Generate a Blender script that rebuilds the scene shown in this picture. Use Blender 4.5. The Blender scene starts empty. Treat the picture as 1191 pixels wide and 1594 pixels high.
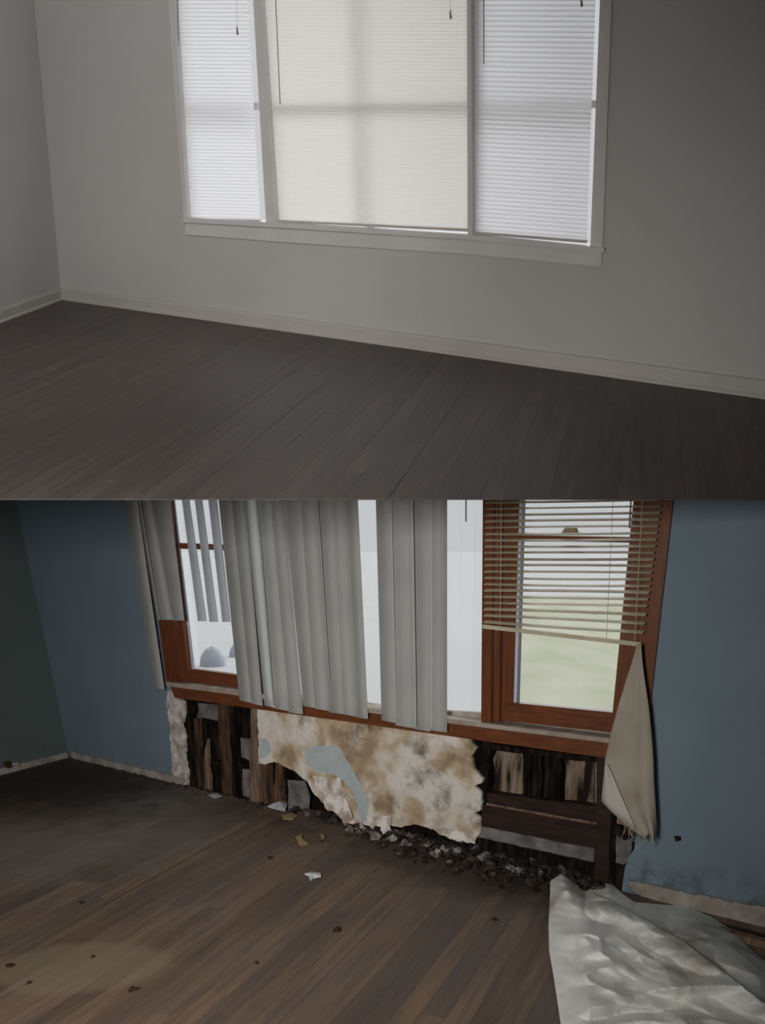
import bpy, bmesh, math, random
from mathutils import Vector, Matrix, noise

R = random.Random(7)
S = bpy.context.scene
COL = S.collection

# ------------------------------------------------------------------ camera
F, PPX, PPY = 1350.0, 595.5, 1300.0
EYE = Vector((0, 0, 1.9))
A1 = math.atan((PPY - 838) / F)          # pitch of the camera against the lower storey
A2 = math.atan((PPY - 190) / F)          # pitch of the camera against the sloping upper storey
cam = bpy.data.cameras.new('camera')
cam.sensor_width = 36
cam.lens = F * 36 / 1594
cam.shift_y = (PPY - 797) / 1594
cam.clip_start = 0.05
cam.clip_end = 400
camo = bpy.data.objects.new('camera', cam)
COL.objects.link(camo)
camo.location = EYE
camo.rotation_euler = (math.pi / 2 - A1, 0, 0)
S.camera = camo

# ------------------------------------------------------------------ sky, sun, fill lamps, exposure
w = bpy.data.worlds.new('world')
S.world = w
w.use_nodes = True
nt = w.node_tree
bg = nt.nodes['Background']
tc = nt.nodes.new('ShaderNodeTexCoord')
nz = nt.nodes.new('ShaderNodeTexNoise')
nz.inputs['Scale'].default_value = 2.0
cr = nt.nodes.new('ShaderNodeValToRGB')
cr.color_ramp.elements[0].color = (0.605, 0.61, 0.61, 1)
cr.color_ramp.elements[1].color = (0.64, 0.64, 0.635, 1)
nt.links.new(tc.outputs['Generated'], nz.inputs['Vector'])
nt.links.new(nz.outputs['Fac'], cr.inputs['Fac'])
nt.links.new(cr.outputs['Color'], bg.inputs['Color'])
bg.inputs['Strength'].default_value = 1.0

def lamp(name, kind, loc, target, energy, color, **kw):
    l = bpy.data.lights.new(name, kind)
    l.energy = energy
    l.color = color
    for k, v in kw.items():
        setattr(l, k, v)
    o = bpy.data.objects.new(name, l)
    COL.objects.link(o)
    o.location = loc
    o.rotation_euler = (Vector(target) - Vector(loc)).to_track_quat('-Z', 'Y').to_euler()
    return o

lamp('overcast_sun', 'SUN', (6, 10, 12), (0, 0.5, 0), 2.65, (1.0, 0.99, 0.98), angle=math.radians(80))
lamp('lower_room_fill', 'AREA', (-1.3, 0.4, 2.0), (-0.8, 5.75, 0.75), 49, (1.0, 0.96, 0.92), shape='RECTANGLE', size=1.0, size_y=0.5, spread=math.radians(98))  # unseen fill light added to brighten the lower back wall
lamp('upper_room_fill', 'AREA', (-1.0, 2.6, 4.0), (-3.3, 7.8, 5.4), 25, (1.0, 0.985, 0.97), shape='RECTANGLE', size=1.0, size_y=0.8, spread=math.radians(115))  # unseen fill light added to brighten the upper walls at left
S.view_settings.view_transform = 'Standard'
S.view_settings.look = 'None'
S.view_settings.exposure = 0.0
S.view_settings.gamma = 1.0
S.view_settings.use_curve_mapping = False

# ------------------------------------------------------------------ geometry helpers
RIGHT = Vector((1, 0, 0))
FWD = Vector((0, math.cos(A1), -math.sin(A1)))
UPC = Vector((0, math.sin(A1), math.cos(A1)))
Z = Vector((0, 0, 1))

def ray(px, py):
    return RIGHT * ((px - PPX) / F) - UPC * ((py - PPY) / F) + FWD

def hit(px, py, p0, n):
    r = ray(px, py)
    return EYE + r * ((p0 - EYE).dot(n) / r.dot(n))

class Plane:
    """a wall or floor: O origin, U along it, V up it, N out of it towards the room"""
    def __init__(s, O, U, V):
        s.O = O; s.U = U.normalized(); s.N = s.U.cross(V).normalized(); s.V = s.N.cross(s.U)
        if (EYE - O).dot(s.N) < 0: s.N = -s.N
    def at(s, px, py, d=0.0):
        return hit(px, py, s.O + s.N * d, s.N)
    def uvd(s, u, v, d=0.0):
        return s.O + s.U * u + s.V * v + s.N * d
    def uv(s, P):
        q = P - s.O
        return q.dot(s.U), q.dot(s.V)

ORG = {}
def tag(o, label=None, cat=None, group=None, kind=None):
    if label: o['label'] = label
    if cat: o['category'] = cat
    if group: o['group'] = group
    if kind: o['kind'] = kind
    return o

def empty(name, loc):
    o = bpy.data.objects.new(name, None)
    COL.objects.link(o)
    o.location = loc
    ORG[o.name] = Vector(loc)
    return o

def mk(name, verts, faces, mat, parent=None, smooth=False, recalc=True):
    verts = [Vector(v) for v in verts]
    if parent is not None:
        org = ORG[parent.name]
    else:
        lo = [min(v[i] for v in verts) for i in range(3)]; hi = [max(v[i] for v in verts) for i in range(3)]
        org = Vector(((lo[0] + hi[0]) / 2, (lo[1] + hi[1]) / 2, lo[2]))
    me = bpy.data.meshes.new(name)
    me.from_pydata([v - org for v in verts], [], faces)
    if recalc:
        bm = bmesh.new(); bm.from_mesh(me)
        bmesh.ops.recalc_face_normals(bm, faces=bm.faces[:])
        big = [f for f in bm.faces if len(f.verts) > 4]
        if big: bmesh.ops.triangulate(bm, faces=big)
        bm.to_mesh(me); bm.free()
    if smooth:
        for p in me.polygons: p.use_smooth = True
    me.materials.append(mat)
    o = bpy.data.objects.new(name, me)
    COL.objects.link(o)
    if parent is not None: o.parent = parent
    else: o.location = org
    ORG[o.name] = org
    return o

class MB:
    def __init__(s): s.v = []; s.f = []
    def add(s, v, f):
        b = len(s.v); s.v += list(v); s.f += [tuple(i + b for i in q) for q in f]; return s
    def prism(s, front, off):
        n = len(front)
        v = list(front) + [p + off for p in front]
        f = [tuple(range(n)), tuple(range(2 * n - 1, n - 1, -1))] + [(i, (i + 1) % n, n + (i + 1) % n, n + i) for i in range(n)]
        return s.add(v, f)
    def slab(s, pl, pts, df, db):
        return s.prism([pl.at(x, y, df) for x, y in pts], pl.N * (db - df))
    def bar(s, a, b, wv, hv):
        q = [a - wv - hv, a + wv - hv, a + wv + hv, a - wv + hv]
        return s.prism(q, b - a)
    def tube(s, pts, r, n=8):
        rings = []
        for i, p in enumerate(pts):
            t = (pts[min(i + 1, len(pts) - 1)] - pts[max(i - 1, 0)]).normalized()
            a = t.orthogonal().normalized(); b = t.cross(a)
            rr = r[i] if isinstance(r, (list, tuple)) else r
            rings.append([p + (a * math.cos(k * 2 * math.pi / n) + b * math.sin(k * 2 * math.pi / n)) * rr for k in range(n)])
        v = [q for ring in rings for q in ring]
        f = [(i * n + k, i * n + (k + 1) % n, (i + 1) * n + (k + 1) % n, (i + 1) * n + k) for i in range(len(pts) - 1) for k in range(n)]
        f += [tuple(range(n)), tuple(range((len(pts) - 1) * n, len(pts) * n))]
        return s.add(v, f)
    def sheet(s, g, off):
        """grid of points made solid by the offset vector (or per-point function)"""
        m, n = len(g), len(g[0])
        fr = [p for row in g for p in row]
        bk = [p + (off(p) if callable(off) else off) for p in fr]
        N = m * n
        f = []
        for i in range(m - 1):
            for j in range(n - 1):
                a = i * n + j
                f.append((a, a + 1, a + n + 1, a + n)); f.append((N + a, N + a + n, N + a + n + 1, N + a + 1))
        for i in range(m - 1):
            for j in (0, n - 1):
                a = i * n + j; f.append((a, a + n, N + a + n, N + a))
        for j in range(n - 1):
            for i in (0, m - 1):
                a = i * n + j; f.append((a, a + 1, N + a + 1, N + a))
        return s.add(fr + bk, f)
    def build(s, name, mat, parent=None, smooth=False):
        return mk(name, s.v, s.f, mat, parent, smooth)

def ragged(pts, amp=2.0, step=6.0, seed=1, closed=True):
    """a polygon whose edges are broken into short uneven steps"""
    r = random.Random(seed); out = []
    n = len(pts)
    for i in range(n if closed else n - 1):
        a, b = pts[i], pts[(i + 1) % n]
        L = math.dist(a, b); k = max(1, int(L / step))
        for j in range(k):
            t = j / k
            x = a[0] + (b[0] - a[0]) * t; y = a[1] + (b[1] - a[1]) * t
            if j: x += r.uniform(-amp, amp); y += r.uniform(-amp, amp)
            out.append((x, y))
    if not closed: out.append(pts[-1])
    return out

def clip(poly, edges):
    """clip a 2D polygon by half planes (nx, ny, c): keep nx*x+ny*y <= c"""
    for nx, ny, c in edges:
        out = []
        for i in range(len(poly)):
            a, b = poly[i], poly[(i + 1) % len(poly)]
            da = nx * a[0] + ny * a[1] - c; db = nx * b[0] + ny * b[1] - c
            if da <= 0: out.append(a)
            if (da < 0 < db) or (db < 0 < da):
                t = da / (da - db); out.append((a[0] + (b[0] - a[0]) * t, a[1] + (b[1] - a[1]) * t))
        poly = out
        if len(poly) < 3: return []
    return poly

# ------------------------------------------------------------------ materials
def mat(name, color, rough=0.7, spec=0.3, var=None, vscale=3.0, detail=4.0, bump=0.0, bscale=40.0, stretch=None, coord='pos', objvar=0.0, thr=(0.35, 0.65), trans=0.0):
    m = bpy.data.materials.new(name); m.use_nodes = True
    t = m.node_tree; n = t.nodes; L = t.links
    b = n['Principled BSDF']
    b.inputs['Roughness'].default_value = rough
    b.inputs['Specular IOR Level'].default_value = spec
    if coord == 'pos':
        src = n.new('ShaderNodeNewGeometry').outputs['Position']
    else:
        src = n.new('ShaderNodeTexCoord').outputs['Object']
    mp = n.new('ShaderNodeMapping'); L.new(src, mp.inputs['Vector'])
    if stretch: mp.inputs['Scale'].default_value = stretch
    oi = n.new('ShaderNodeObjectInfo')
    col = None
    if objvar or coord == 'obj':
        ml = n.new('ShaderNodeMath'); ml.operation = 'MULTIPLY'; ml.inputs[1].default_value = 37.0
        L.new(oi.outputs['Random'], ml.inputs[0])
        cb = n.new('ShaderNodeCombineXYZ'); L.new(ml.outputs[0], cb.inputs['Z']); L.new(ml.outputs[0], cb.inputs['X'])
        L.new(cb.outputs[0], mp.inputs['Location'])
    if var:
        tx = n.new('ShaderNodeTexNoise'); tx.inputs['Scale'].default_value = vscale; tx.inputs['Detail'].default_value = detail
        L.new(mp.outputs[0], tx.inputs['Vector'])
        rp = n.new('ShaderNodeValToRGB')
        cols = [color] + (var if isinstance(var, list) else [var])
        rp.color_ramp.elements[0].position = thr[0]; rp.color_ramp.elements[1].position = thr[1]
        rp.color_ramp.elements[0].color = (*cols[0], 1); rp.color_ramp.elements[1].color = (*cols[-1], 1)
        for i, c in enumerate(cols[1:-1]):
            e = rp.color_ramp.elements.new(thr[0] + (thr[1] - thr[0]) * (i + 1) / (len(cols) - 1)); e.color = (*c, 1)
        L.new(tx.outputs['Fac'], rp.inputs['Fac']); col = rp.outputs['Color']
    else:
        rgb = n.new('ShaderNodeRGB'); rgb.outputs[0].default_value = (*color, 1); col = rgb.outputs[0]
    if objvar:
        hs = n.new('ShaderNodeHueSaturation')
        mr = n.new('ShaderNodeMapRange'); mr.inputs['To Min'].default_value = 1 - objvar; mr.inputs['To Max'].default_value = 1 + objvar
        L.new(oi.outputs['Random'], mr.inputs['Value']); L.new(mr.outputs[0], hs.inputs['Value']); L.new(col, hs.inputs['Color']); col = hs.outputs[0]
    L.new(col, b.inputs['Base Color'])
    if bump:
        bx = n.new('ShaderNodeTexNoise'); bx.inputs['Scale'].default_value = bscale; bx.inputs['Detail'].default_value = 4
        L.new(mp.outputs[0], bx.inputs['Vector'])
        bp = n.new('ShaderNodeBump'); bp.inputs['Strength'].default_value = bump; bp.inputs['Distance'].default_value = 0.01
        L.new(bx.outputs['Fac'], bp.inputs['Height']); L.new(bp.outputs[0], b.inputs['Normal'])
    if trans:
        tr = n.new('ShaderNodeBsdfTranslucent'); L.new(col, tr.inputs['Color'])
        mx = n.new('ShaderNodeMixShader'); mx.inputs[0].default_value = trans
        out = n['Material Output']
        L.new(b.outputs[0], mx.inputs[1]); L.new(tr.outputs[0], mx.inputs[2]); L.new(mx.outputs[0], out.inputs['Surface'])
    m['col'] = 0
    return m, t, col, b

def M(*a, **k): return mat(*a, **k)[0]

m_wall_up = M('pale_grey_paint', (0.535, 0.53, 0.515), 0.75, 0.2, var=(0.50, 0.495, 0.48), vscale=1.2, bump=0.06, bscale=60)
m_trim_white = M('white_trim_paint', (0.66, 0.65, 0.64), 0.45, 0.4, var=(0.60, 0.59, 0.58), vscale=3)
m_base_up = M('grey_baseboard_paint', (0.50, 0.48, 0.46), 0.5, 0.3, var=(0.46, 0.44, 0.42), vscale=3)
m_slat_white = M('white_blind_plastic', (0.97, 0.97, 0.98), 0.4, 0.3, trans=0.71)
m_slat_warm = M('warm_white_blind_plastic', (0.97, 0.965, 0.945), 0.4, 0.3, trans=0.61)
m_vane = M('grey_white_vane_fabric', (0.50, 0.505, 0.49), 0.6, 0.2, var=(0.46, 0.465, 0.455), vscale=5, trans=0.3)
m_vane_back = M('backlit_vane_fabric', (0.60, 0.62, 0.65), 0.6, 0.2, trans=0.5)
m_vane_clear = M('thin_vane_fabric', (0.80, 0.83, 0.83), 0.5, 0.2, trans=0.55)
m_slat_cream = M('cream_blind_metal', (0.66, 0.61, 0.46), 0.4, 0.4, var=(0.56, 0.51, 0.37), vscale=8, trans=0.15)
m_cord = M('grey_cord', (0.18, 0.17, 0.17), 0.6, 0.3)
m_casing = M('red_brown_varnish', (0.165, 0.052, 0.018), 0.38, 0.5, var=(0.115, 0.036, 0.014), vscale=6, detail=6, stretch=(8, 8, 0.8), bump=0.05, bscale=30)
m_casing_h = M('red_brown_varnish_level', (0.175, 0.055, 0.019), 0.38, 0.5, var=(0.11, 0.036, 0.015), vscale=7, detail=6, stretch=(1, 1, 9), bump=0.05, bscale=30)
m_stool = M('dusty_sill_top', (0.30, 0.23, 0.18), 0.7, 0.2, var=(0.42, 0.38, 0.34), vscale=9, detail=6)
m_track = M('pale_sash_track', (0.55, 0.58, 0.66), 0.5, 0.3)
m_stud = M('aged_brown_stud', (0.12, 0.068, 0.042), 0.8, 0.2, var=(0.022, 0.014, 0.010), vscale=5, detail=8, stretch=(6, 6, 0.8), bump=0.4, bscale=40, objvar=0.3)
m_stud_light = M('pale_brown_stud', (0.26, 0.18, 0.12), 0.8, 0.2, var=(0.11, 0.07, 0.05), vscale=5, detail=8, stretch=(6, 6, 0.8), bump=0.4, bscale=40)
m_char = M('black_rotted_wood', (0.004, 0.0035, 0.003), 0.9, 0.1, var=[(0.009, 0.007, 0.006), (0.03, 0.02, 0.014)], vscale=5, detail=8, stretch=(5, 5, 0.9), bump=0.6, bscale=40)
m_sheath = M('stained_sheathing', (0.018, 0.012, 0.010), 0.85, 0.15, var=[(0.20, 0.15, 0.105), (0.32, 0.26, 0.19)], vscale=4.5, detail=8, stretch=(5, 5, 0.9), thr=(0.40, 0.64), bump=0.4, bscale=40, objvar=0.25)
m_plate = M('dark_wood_plate', (0.038, 0.016, 0.010), 0.7, 0.3, var=(0.014, 0.008, 0.006), vscale=6, detail=6, stretch=(1, 1, 6), bump=0.2, bscale=40)
m_greyboard = M('grey_felt_backing', (0.22, 0.21, 0.21), 0.85, 0.1, var=(0.10, 0.09, 0.09), vscale=9, detail=8, bump=0.3)
m_plaster_raw = M('broken_plaster', (0.74, 0.70, 0.66), 0.85, 0.1, var=(0.34, 0.30, 0.26), vscale=14, detail=8, bump=0.5, bscale=60)
m_paint_patch = M('pale_blue_paint_flake', (0.46, 0.52, 0.53), 0.7, 0.2, var=(0.40, 0.46, 0.47), vscale=10)
m_paper = M('torn_wall_paper', (0.80, 0.75, 0.72), 0.85, 0.1, var=[(0.44, 0.37, 0.30), (0.30, 0.22, 0.15)], vscale=11, detail=6, thr=(0.42, 0.75), bump=0.3, bscale=30)
m_rubble = M('black_plaster_rubble', (0.02, 0.016, 0.014), 0.9, 0.1, var=[(0.06, 0.05, 0.044), (0.40, 0.36, 0.32)], vscale=11, detail=8, thr=(0.45, 0.72), bump=0.6)
m_chip = M('pale_plaster_chip', (0.42, 0.39, 0.36), 0.85, 0.1, var=(0.16, 0.13, 0.11), vscale=20, detail=5, bump=0.3)
m_white_chip = M('white_scrap', (0.62, 0.64, 0.66), 0.7, 0.2)
m_dirt = M('brown_crumb', (0.045, 0.025, 0.015), 0.9, 0.1, bump=0.5)
m_leaf = M('tan_flake', (0.35, 0.26, 0.13), 0.8, 0.2)
m_subfloor = M('dark_subfloor', (0.020, 0.016, 0.013), 0.9, 0.1)
m_shell = M('dim_room_paint', (0.20, 0.20, 0.20), 0.8, 0.1)
m_base_low = M('scuffed_baseboard', (0.44, 0.41, 0.36), 0.7, 0.2, var=(0.26, 0.23, 0.19), vscale=8, detail=8, bump=0.3)
m_lock = M('brass_sash_lock', (0.30, 0.24, 0.14), 0.35, 0.5)
m_pvc = M('grey_white_pipe', (0.45, 0.46, 0.44), 0.5, 0.3)

# lower wall: blue paint with mould near the floor and patches
def blue_wall(name, c1, c2, mould):
    m, t, col, b = mat(name, c1, 0.72, 0.2, var=c2, vscale=1.6, detail=6, bump=0.08, bscale=50)
    n = t.nodes; L = t.links
    g = n.new('ShaderNodeNewGeometry'); sp = n.new('ShaderNodeSeparateXYZ'); L.new(g.outputs['Position'], sp.inputs[0])
    mr = n.new('ShaderNodeMapRange'); mr.inputs['From Min'].default_value = 0.07; mr.inputs['From Max'].default_value = 0.30
    mr.inputs['To Min'].default_value = mould; mr.inputs['To Max'].default_value = 0.0
    L.new(sp.outputs['Z'], mr.inputs['Value'])
    nz = n.new('ShaderNodeTexNoise'); nz.inputs['Scale'].default_value = 9; nz.inputs['Detail'].default_value = 9; nz.inputs['Roughness'].default_value = 0.7
    r2 = n.new('ShaderNodeMapRange'); r2.inputs['From Min'].default_value = 0.46; r2.inputs['From Max'].default_value = 0.66
    L.new(g.outputs['Position'], nz.inputs['Vector']); L.new(nz.outputs['Fac'], r2.inputs['Value'])
    r3 = n.new('ShaderNodeMapRange'); r3.inputs['From Min'].default_value = 0.6; r3.inputs['From Max'].default_value = 1.4; r3.inputs['To Min'].default_value = 0.25; L.new(sp.outputs['X'], r3.inputs['Value'])
    m0 = n.new('ShaderNodeMath'); m0.operation = 'MULTIPLY'; L.new(mr.outputs[0], m0.inputs[0]); L.new(r3.outputs[0], m0.inputs[1])
    mu = n.new('ShaderNodeMath'); mu.operation = 'MULTIPLY'; L.new(m0.outputs[0], mu.inputs[0]); L.new(r2.outputs[0], mu.inputs[1])
    mx = n.new('ShaderNodeMix'); mx.data_type = 'RGBA'
    L.new(mu.outputs[0], mx.inputs['Factor']); L.new(col, mx.inputs['A']); mx.inputs['B'].default_value = (0.05, 0.055, 0.05, 1)
    L.new(mx.outputs['Result'], b.inputs['Base Color'])
    return m
m_blue = blue_wall('blue_wall_paint', (0.185, 0.25, 0.30), (0.165, 0.225, 0.275), 0.9)
m_blue_shaded = blue_wall('shaded_blue_wall_paint', (0.12, 0.152, 0.15), (0.11, 0.14, 0.14), 0.4)  # same blue paint, toned darker to put the left wall in shade

# stained plaster panel
def stained_plaster():
    m, t, col, b = mat('stained_plaster', (0.70, 0.66, 0.61), 0.85, 0.1, var=[(0.62, 0.56, 0.48), (0.48, 0.38, 0.26), (0.33, 0.25, 0.165)], vscale=4.2, detail=12, thr=(0.42, 0.64), bump=0.7, bscale=26)
    n = t.nodes; L = t.links
    g = n.new('ShaderNodeNewGeometry')
    nz = n.new('ShaderNodeTexNoise'); nz.inputs['Scale'].default_value = 3.7; nz.inputs['Detail'].default_value = 9; nz.inputs['Roughness'].default_value = 0.68
    mp = n.new('ShaderNodeMapping'); mp.inputs['Location'].default_value = (4.2, 1.0, 2.2)
    L.new(g.outputs['Position'], mp.inputs[0]); L.new(mp.outputs[0], nz.inputs['Vector'])
    r2 = n.new('ShaderNodeMapRange'); r2.inputs['From Min'].default_value = 0.53; r2.inputs['From Max'].default_value = 0.70; r2.inputs['To Max'].default_value = 0.85
    L.new(nz.outputs['Fac'], r2.inputs['Value'])
    mx = n.new('ShaderNodeMix'); mx.data_type = 'RGBA'
    L.new(r2.outputs[0], mx.inputs['Factor']); L.new(col, mx.inputs['A']); mx.inputs['B'].default_value = (0.07, 0.055, 0.042, 1)
    L.new(mx.outputs['Result'], b.inputs['Base Color'])
    return m
m_stained = stained_plaster()

def glass(name, tint=(0.97, 0.98, 0.99), amt=0.06):
    m = bpy.data.materials.new(name); m.use_nodes = True
    t = m.node_tree; n = t.nodes; L = t.links
    for x in list(n):
        if x.type == 'BSDF_PRINCIPLED': n.remove(x)
    a = n.new('ShaderNodeBsdfTransparent'); a.inputs[0].default_value = (*tint, 1)
    g = n.new('ShaderNodeBsdfGlossy'); g.inputs['Roughness'].default_value = 0.02
    mx = n.new('ShaderNodeMixShader'); mx.inputs[0].default_value = amt
    L.new(a.outputs[0], mx.inputs[1]); L.new(g.outputs[0], mx.inputs[2]); L.new(mx.outputs[0], n['Material Output'].inputs['Surface'])
    return m
m_glass = glass('window_glass')

def floor_mat(name, c1, c2, c3, objvar, rough, bump=0.15, marks=None, dust=None, spec=0.3, tint=None):
    m, t, col, b = mat(name, c1, rough, spec, var=[c2, c3], vscale=3.0, detail=7, stretch=(0.7, 9, 9), coord='obj', objvar=objvar, thr=(0.3, 0.7), bump=bump, bscale=9)
    n = t.nodes; L = t.links
    g = n.new('ShaderNodeNewGeometry')
    if dust:
        nz = n.new('ShaderNodeTexNoise'); nz.inputs['Scale'].default_value = 1.3; nz.inputs['Detail'].default_value = 9; nz.inputs['Roughness'].default_value = 0.65
        L.new(g.outputs['Position'], nz.inputs['Vector'])
        r = n.new('ShaderNodeMapRange'); r.inputs['From Min'].default_value = 0.50; r.inputs['From Max'].default_value = 0.72; r.inputs['To Max'].default_value = dust[0]
        L.new(nz.outputs['Fac'], r.inputs['Value'])
        mx = n.new('ShaderNodeMix'); mx.data_type = 'RGBA'; L.new(r.outputs[0], mx.inputs['Factor']); L.new(col, mx.inputs['A']); mx.inputs['B'].default_value = (*dust[1], 1)
        col = mx.outputs['Result']
    if tint:
        oi = n.new('ShaderNodeObjectInfo'); m1 = n.new('ShaderNodeMath'); m1.operation = 'MULTIPLY'; m1.inputs[1].default_value = 91.7
        m2 = n.new('ShaderNodeMath'); m2.operation = 'FRACT'; L.new(oi.outputs['Random'], m1.inputs[0]); L.new(m1.outputs[0], m2.inputs[0])
        rm = n.new('ShaderNodeMapRange'); rm.inputs['From Min'].default_value = 0.45; rm.inputs['To Max'].default_value = 0.5; L.new(m2.outputs[0], rm.inputs['Value'])
        mx = n.new('ShaderNodeMix'); mx.data_type = 'RGBA'; L.new(rm.outputs[0], mx.inputs['Factor']); L.new(col, mx.inputs['A']); mx.inputs['B'].default_value = (*tint, 1)
        col = mx.outputs['Result']
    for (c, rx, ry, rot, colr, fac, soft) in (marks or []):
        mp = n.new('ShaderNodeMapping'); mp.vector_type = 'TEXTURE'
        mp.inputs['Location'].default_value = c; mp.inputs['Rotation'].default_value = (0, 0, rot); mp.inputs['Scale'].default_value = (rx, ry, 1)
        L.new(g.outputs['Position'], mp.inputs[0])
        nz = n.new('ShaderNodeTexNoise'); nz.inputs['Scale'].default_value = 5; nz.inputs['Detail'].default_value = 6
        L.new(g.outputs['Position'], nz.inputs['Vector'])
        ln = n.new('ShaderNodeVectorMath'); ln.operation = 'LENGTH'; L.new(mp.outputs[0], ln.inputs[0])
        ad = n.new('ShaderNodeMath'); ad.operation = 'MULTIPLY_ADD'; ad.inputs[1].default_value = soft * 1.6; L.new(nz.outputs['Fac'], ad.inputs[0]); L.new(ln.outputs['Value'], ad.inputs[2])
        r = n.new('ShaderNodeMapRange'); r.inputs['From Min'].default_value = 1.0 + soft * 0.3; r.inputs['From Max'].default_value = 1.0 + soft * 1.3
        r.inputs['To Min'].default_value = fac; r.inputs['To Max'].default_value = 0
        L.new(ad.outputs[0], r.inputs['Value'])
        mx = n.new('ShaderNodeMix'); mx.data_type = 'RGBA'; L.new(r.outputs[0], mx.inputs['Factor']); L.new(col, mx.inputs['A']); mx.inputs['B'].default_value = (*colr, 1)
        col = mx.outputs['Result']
    L.new(col, b.inputs['Base Color'])
    return m

# ------------------------------------------------------------------ planes of the two storeys
FLOOR0 = Vector((0, 0, 0))
def fl(px, py, z=0.0): return hit(px, py, Vector((0, 0, z)), Z)

H2 = 1.07
U2 = Vector((0, -math.sin(A2 - A1), math.cos(A2 - A1)))     # "up" of the sloping upper storey
P2 = EYE - U2 * H2
def fl2(px, py, h=0.0): return hit(px, py, P2 + U2 * h, U2)
def slope_z(x, y, h=0.0): return P2.z + (U2.y * (P2.y - y) + h) / U2.z

# lower back wall
cA, cB = fl(108, 1178), fl(1191, 1441)
BW = Plane(cA, cB - cA, Z)
# lower left wall, leaning a little
cTop = BW.at(25, 780)
cL = fl(0, 1206)
LW = Plane(cA, cL - cA, cTop - cA)
# upper back wall
uA, uB = fl2(96, 466), fl2(1191, 620)
BW2 = Plane(uA, uB - uA, U2)
uTop = BW2.at(53, 0)
uL = fl2(0, 502)
LW2 = Plane(uA, uL - uA, uTop - uA)
E2Y = fl2(595, 777).y            # the free front edge of the upper floor
XR = 2.15

def trim_structure(o, label, cat): return tag(o, label, cat, kind='structure')

# ------------------------------------------------------------------ enclosing shell (outside the picture)
def wall_y(pl, x): return pl.O.y + pl.U.y / pl.U.x * (x - pl.O.x)
XL, YR = -9.0, -2.2
ROOF = 2.35
o = mk('wall_right', [(XR, YR, -0.1), (XR, wall_y(BW2, XR) + 1.5, -0.1), (XR, wall_y(BW2, XR) + 1.5, 7), (XR, YR, 7),
                      (XR + .1, YR, -0.1), (XR + .1, wall_y(BW2, XR) + 1.5, -0.1), (XR + .1, wall_y(BW2, XR) + 1.5, 7), (XR + .1, YR, 7)],
       [(0, 1, 2, 3), (4, 7, 6, 5), (0, 4, 5, 1), (1, 5, 6, 2), (2, 6, 7, 3), (3, 7, 4, 0)], m_shell)
trim_structure(o, 'plain right side wall shared by both storeys', 'wall')
b = MB(); b.prism([Vector((XL, YR, -0.1)), Vector((XR, YR, -0.1)), Vector((XR, YR, 7)), Vector((XL, YR, 7))], Vector((0, -0.1, 0)))
trim_structure(b.build('wall_rear', m_shell), 'plain rear wall behind the viewpoint', 'wall')
b = MB(); b.prism([Vector((XL, YR, -0.1)), Vector((XL, 15, -0.1)), Vector((XL, 15, 12)), Vector((XL, YR, 12))], Vector((-0.1, 0, 0)))
trim_structure(b.build('sky_screen_left', m_shell), 'plain unseen screen at the far left, added to block sky light', 'wall')  # unseen screen added to keep sky light out from the left
def on_slope(x, y, h): return Vector((x, y, slope_z(x, y, h)))
b = MB(); b.prism([on_slope(XL, YR - .2, ROOF), on_slope(XR + .3, YR - .2, ROOF), on_slope(XR + .3, wall_y(BW2, XR) + .2, ROOF), on_slope(XL, wall_y(BW2, XL) + .2, ROOF)], U2 * 0.1)
trim_structure(b.build('ceiling', m_wall_up), 'sloping ceiling over the upper storey', 'ceiling')

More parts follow.
